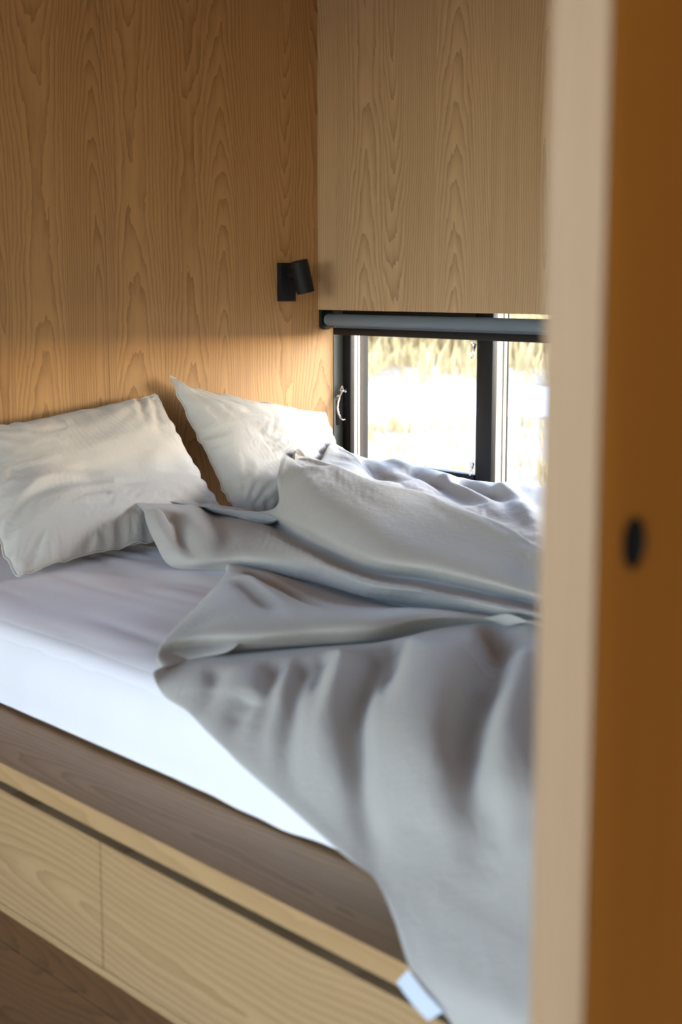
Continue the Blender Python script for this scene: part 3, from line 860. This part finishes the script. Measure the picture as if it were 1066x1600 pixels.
# white care label sewn to the edge
lab = [(2.526, -2.1, 0.371), (2.515, -2.111, 0.352), (2.588, -2.123, 0.329), (2.607, -2.112, 0.346)]
lm = MB()
A_, B_, C_, D_ = [Vector(p) for p in lab]
K = 8
f_, b_ = [], []
for k in range(K + 1):
    a = k / K
    bow = 0.004 * math.sin(math.pi * a)
    p, q = A_.lerp(D_, a), B_.lerp(C_, a)
    o_ = Vector((0.3, -0.9, 0.2)).normalized()
    f_.append((lm.b.verts.new(p + o_ * bow), lm.b.verts.new(q + o_ * bow)))
    b_.append((lm.b.verts.new(p + o_ * (bow - .0016)), lm.b.verts.new(q + o_ * (bow - .0016))))
for k in range(K):
    lm.b.faces.new((f_[k][0], f_[k + 1][0], f_[k + 1][1], f_[k][1]))
    lm.b.faces.new((b_[k][0], b_[k][1], b_[k + 1][1], b_[k + 1][0]))
    lm.b.faces.new((f_[k][0], b_[k][0], b_[k + 1][0], f_[k + 1][0]))
    lm.b.faces.new((f_[k][1], f_[k + 1][1], b_[k + 1][1], b_[k][1]))
lm.b.faces.new((f_[0][0], f_[0][1], b_[0][1], b_[0][0]))
lm.b.faces.new((f_[K][0], b_[K][0], b_[K][1], f_[K][1]))
o = lm.build('care_label', M_TAG, du_o, True)
o['label'] = 'small white label tape'

# ------------------------------------------------------------------ outside
g = G('dry_sand')
pos = g.n('TexCoord').outputs['Object']
c = g.ramp(g.noise(pos, 0.35, 6.0, 0.6), [(0.35, (0.30, 0.22, 0.14)), (0.60, (0.46, 0.385, 0.30))])
g.bsdf(color=c, rough=0.95, spec=0.1)
gr = tag(MB().box(-90, 60, -60, 90, -0.9, -0.45).build('ground', g.m), kind=ST)
pth = MB()
cx_, cy_ = 3.84, -3.4
arc = [math.radians(a) for a in range(95, 171, 3)]
ring = lambda r: [pth.b.verts.new((cx_ + r * math.cos(a), cy_ + r * math.sin(a), -0.44)) for a in arc]
r0, r1 = ring(19.0), ring(24.5)
for k in range(len(arc) - 1):
    pth.b.faces.new((r0[k], r0[k + 1], r1[k + 1], r1[k]))
pth.build('path', plain('pale_gravel', (0.60, 0.56, 0.52), 0.95, scale=8.0), gr)
rg = random.Random(5)
gm = MB()


def tuft(x, y, h, n_):
    for _ in range(n_):
        a = rg.uniform(0, 6.28)
        lean = rg.uniform(0.05, 0.45) * h
        w_ = rg.uniform(0.008, 0.02) * (1 + h)
        bx, by = x + rg.uniform(-.18, .18), y + rg.uniform(-.18, .18)
        px_, py_ = -math.sin(a) * w_, math.cos(a) * w_
        hh = h * rg.uniform(0.6, 1.1)
        v = [gm.b.verts.new((bx - px_, by - py_, -0.46)), gm.b.verts.new((bx + px_, by + py_, -0.46)),
             gm.b.verts.new((bx + px_ * .7 + math.cos(a) * lean * .4, by + py_ * .7 + math.sin(a) * lean * .4, -0.46 + hh * .6)),
             gm.b.verts.new((bx + math.cos(a) * lean, by + math.sin(a) * lean, -0.46 + hh))]
        gm.b.faces.new((v[0], v[1], v[2]))
        gm.b.faces.new((v[0], v[2], v[3]))


for _ in range(2600):
    a = math.radians(rg.uniform(100, 165))
    r = rg.uniform(31, 46)
    tuft(cx_ + r * math.cos(a), cy_ + r * math.sin(a), rg.uniform(0.7, 1.7), 8)
for _ in range(700):
    a = math.radians(rg.uniform(100, 165))
    r = 31 - 6 * rg.random() ** 2
    tuft(cx_ + r * math.cos(a), cy_ + r * math.sin(a), rg.uniform(0.15, 0.8), 7)
for _ in range(420):
    a = math.radians(rg.uniform(100, 165))
    r = rg.uniform(9, 19)
    tuft(cx_ + r * math.cos(a), cy_ + r * math.sin(a), rg.uniform(0.08, 0.25), 9)
gs = gm.build('dry_grass', plain('dry_grass', (0.55, 0.40, 0.19), 0.8, scale=1.5, speck=0.3))
tag(gs, 'pale dry grass growing beyond the sandy path outside the window', 'grass', kind='stuff')
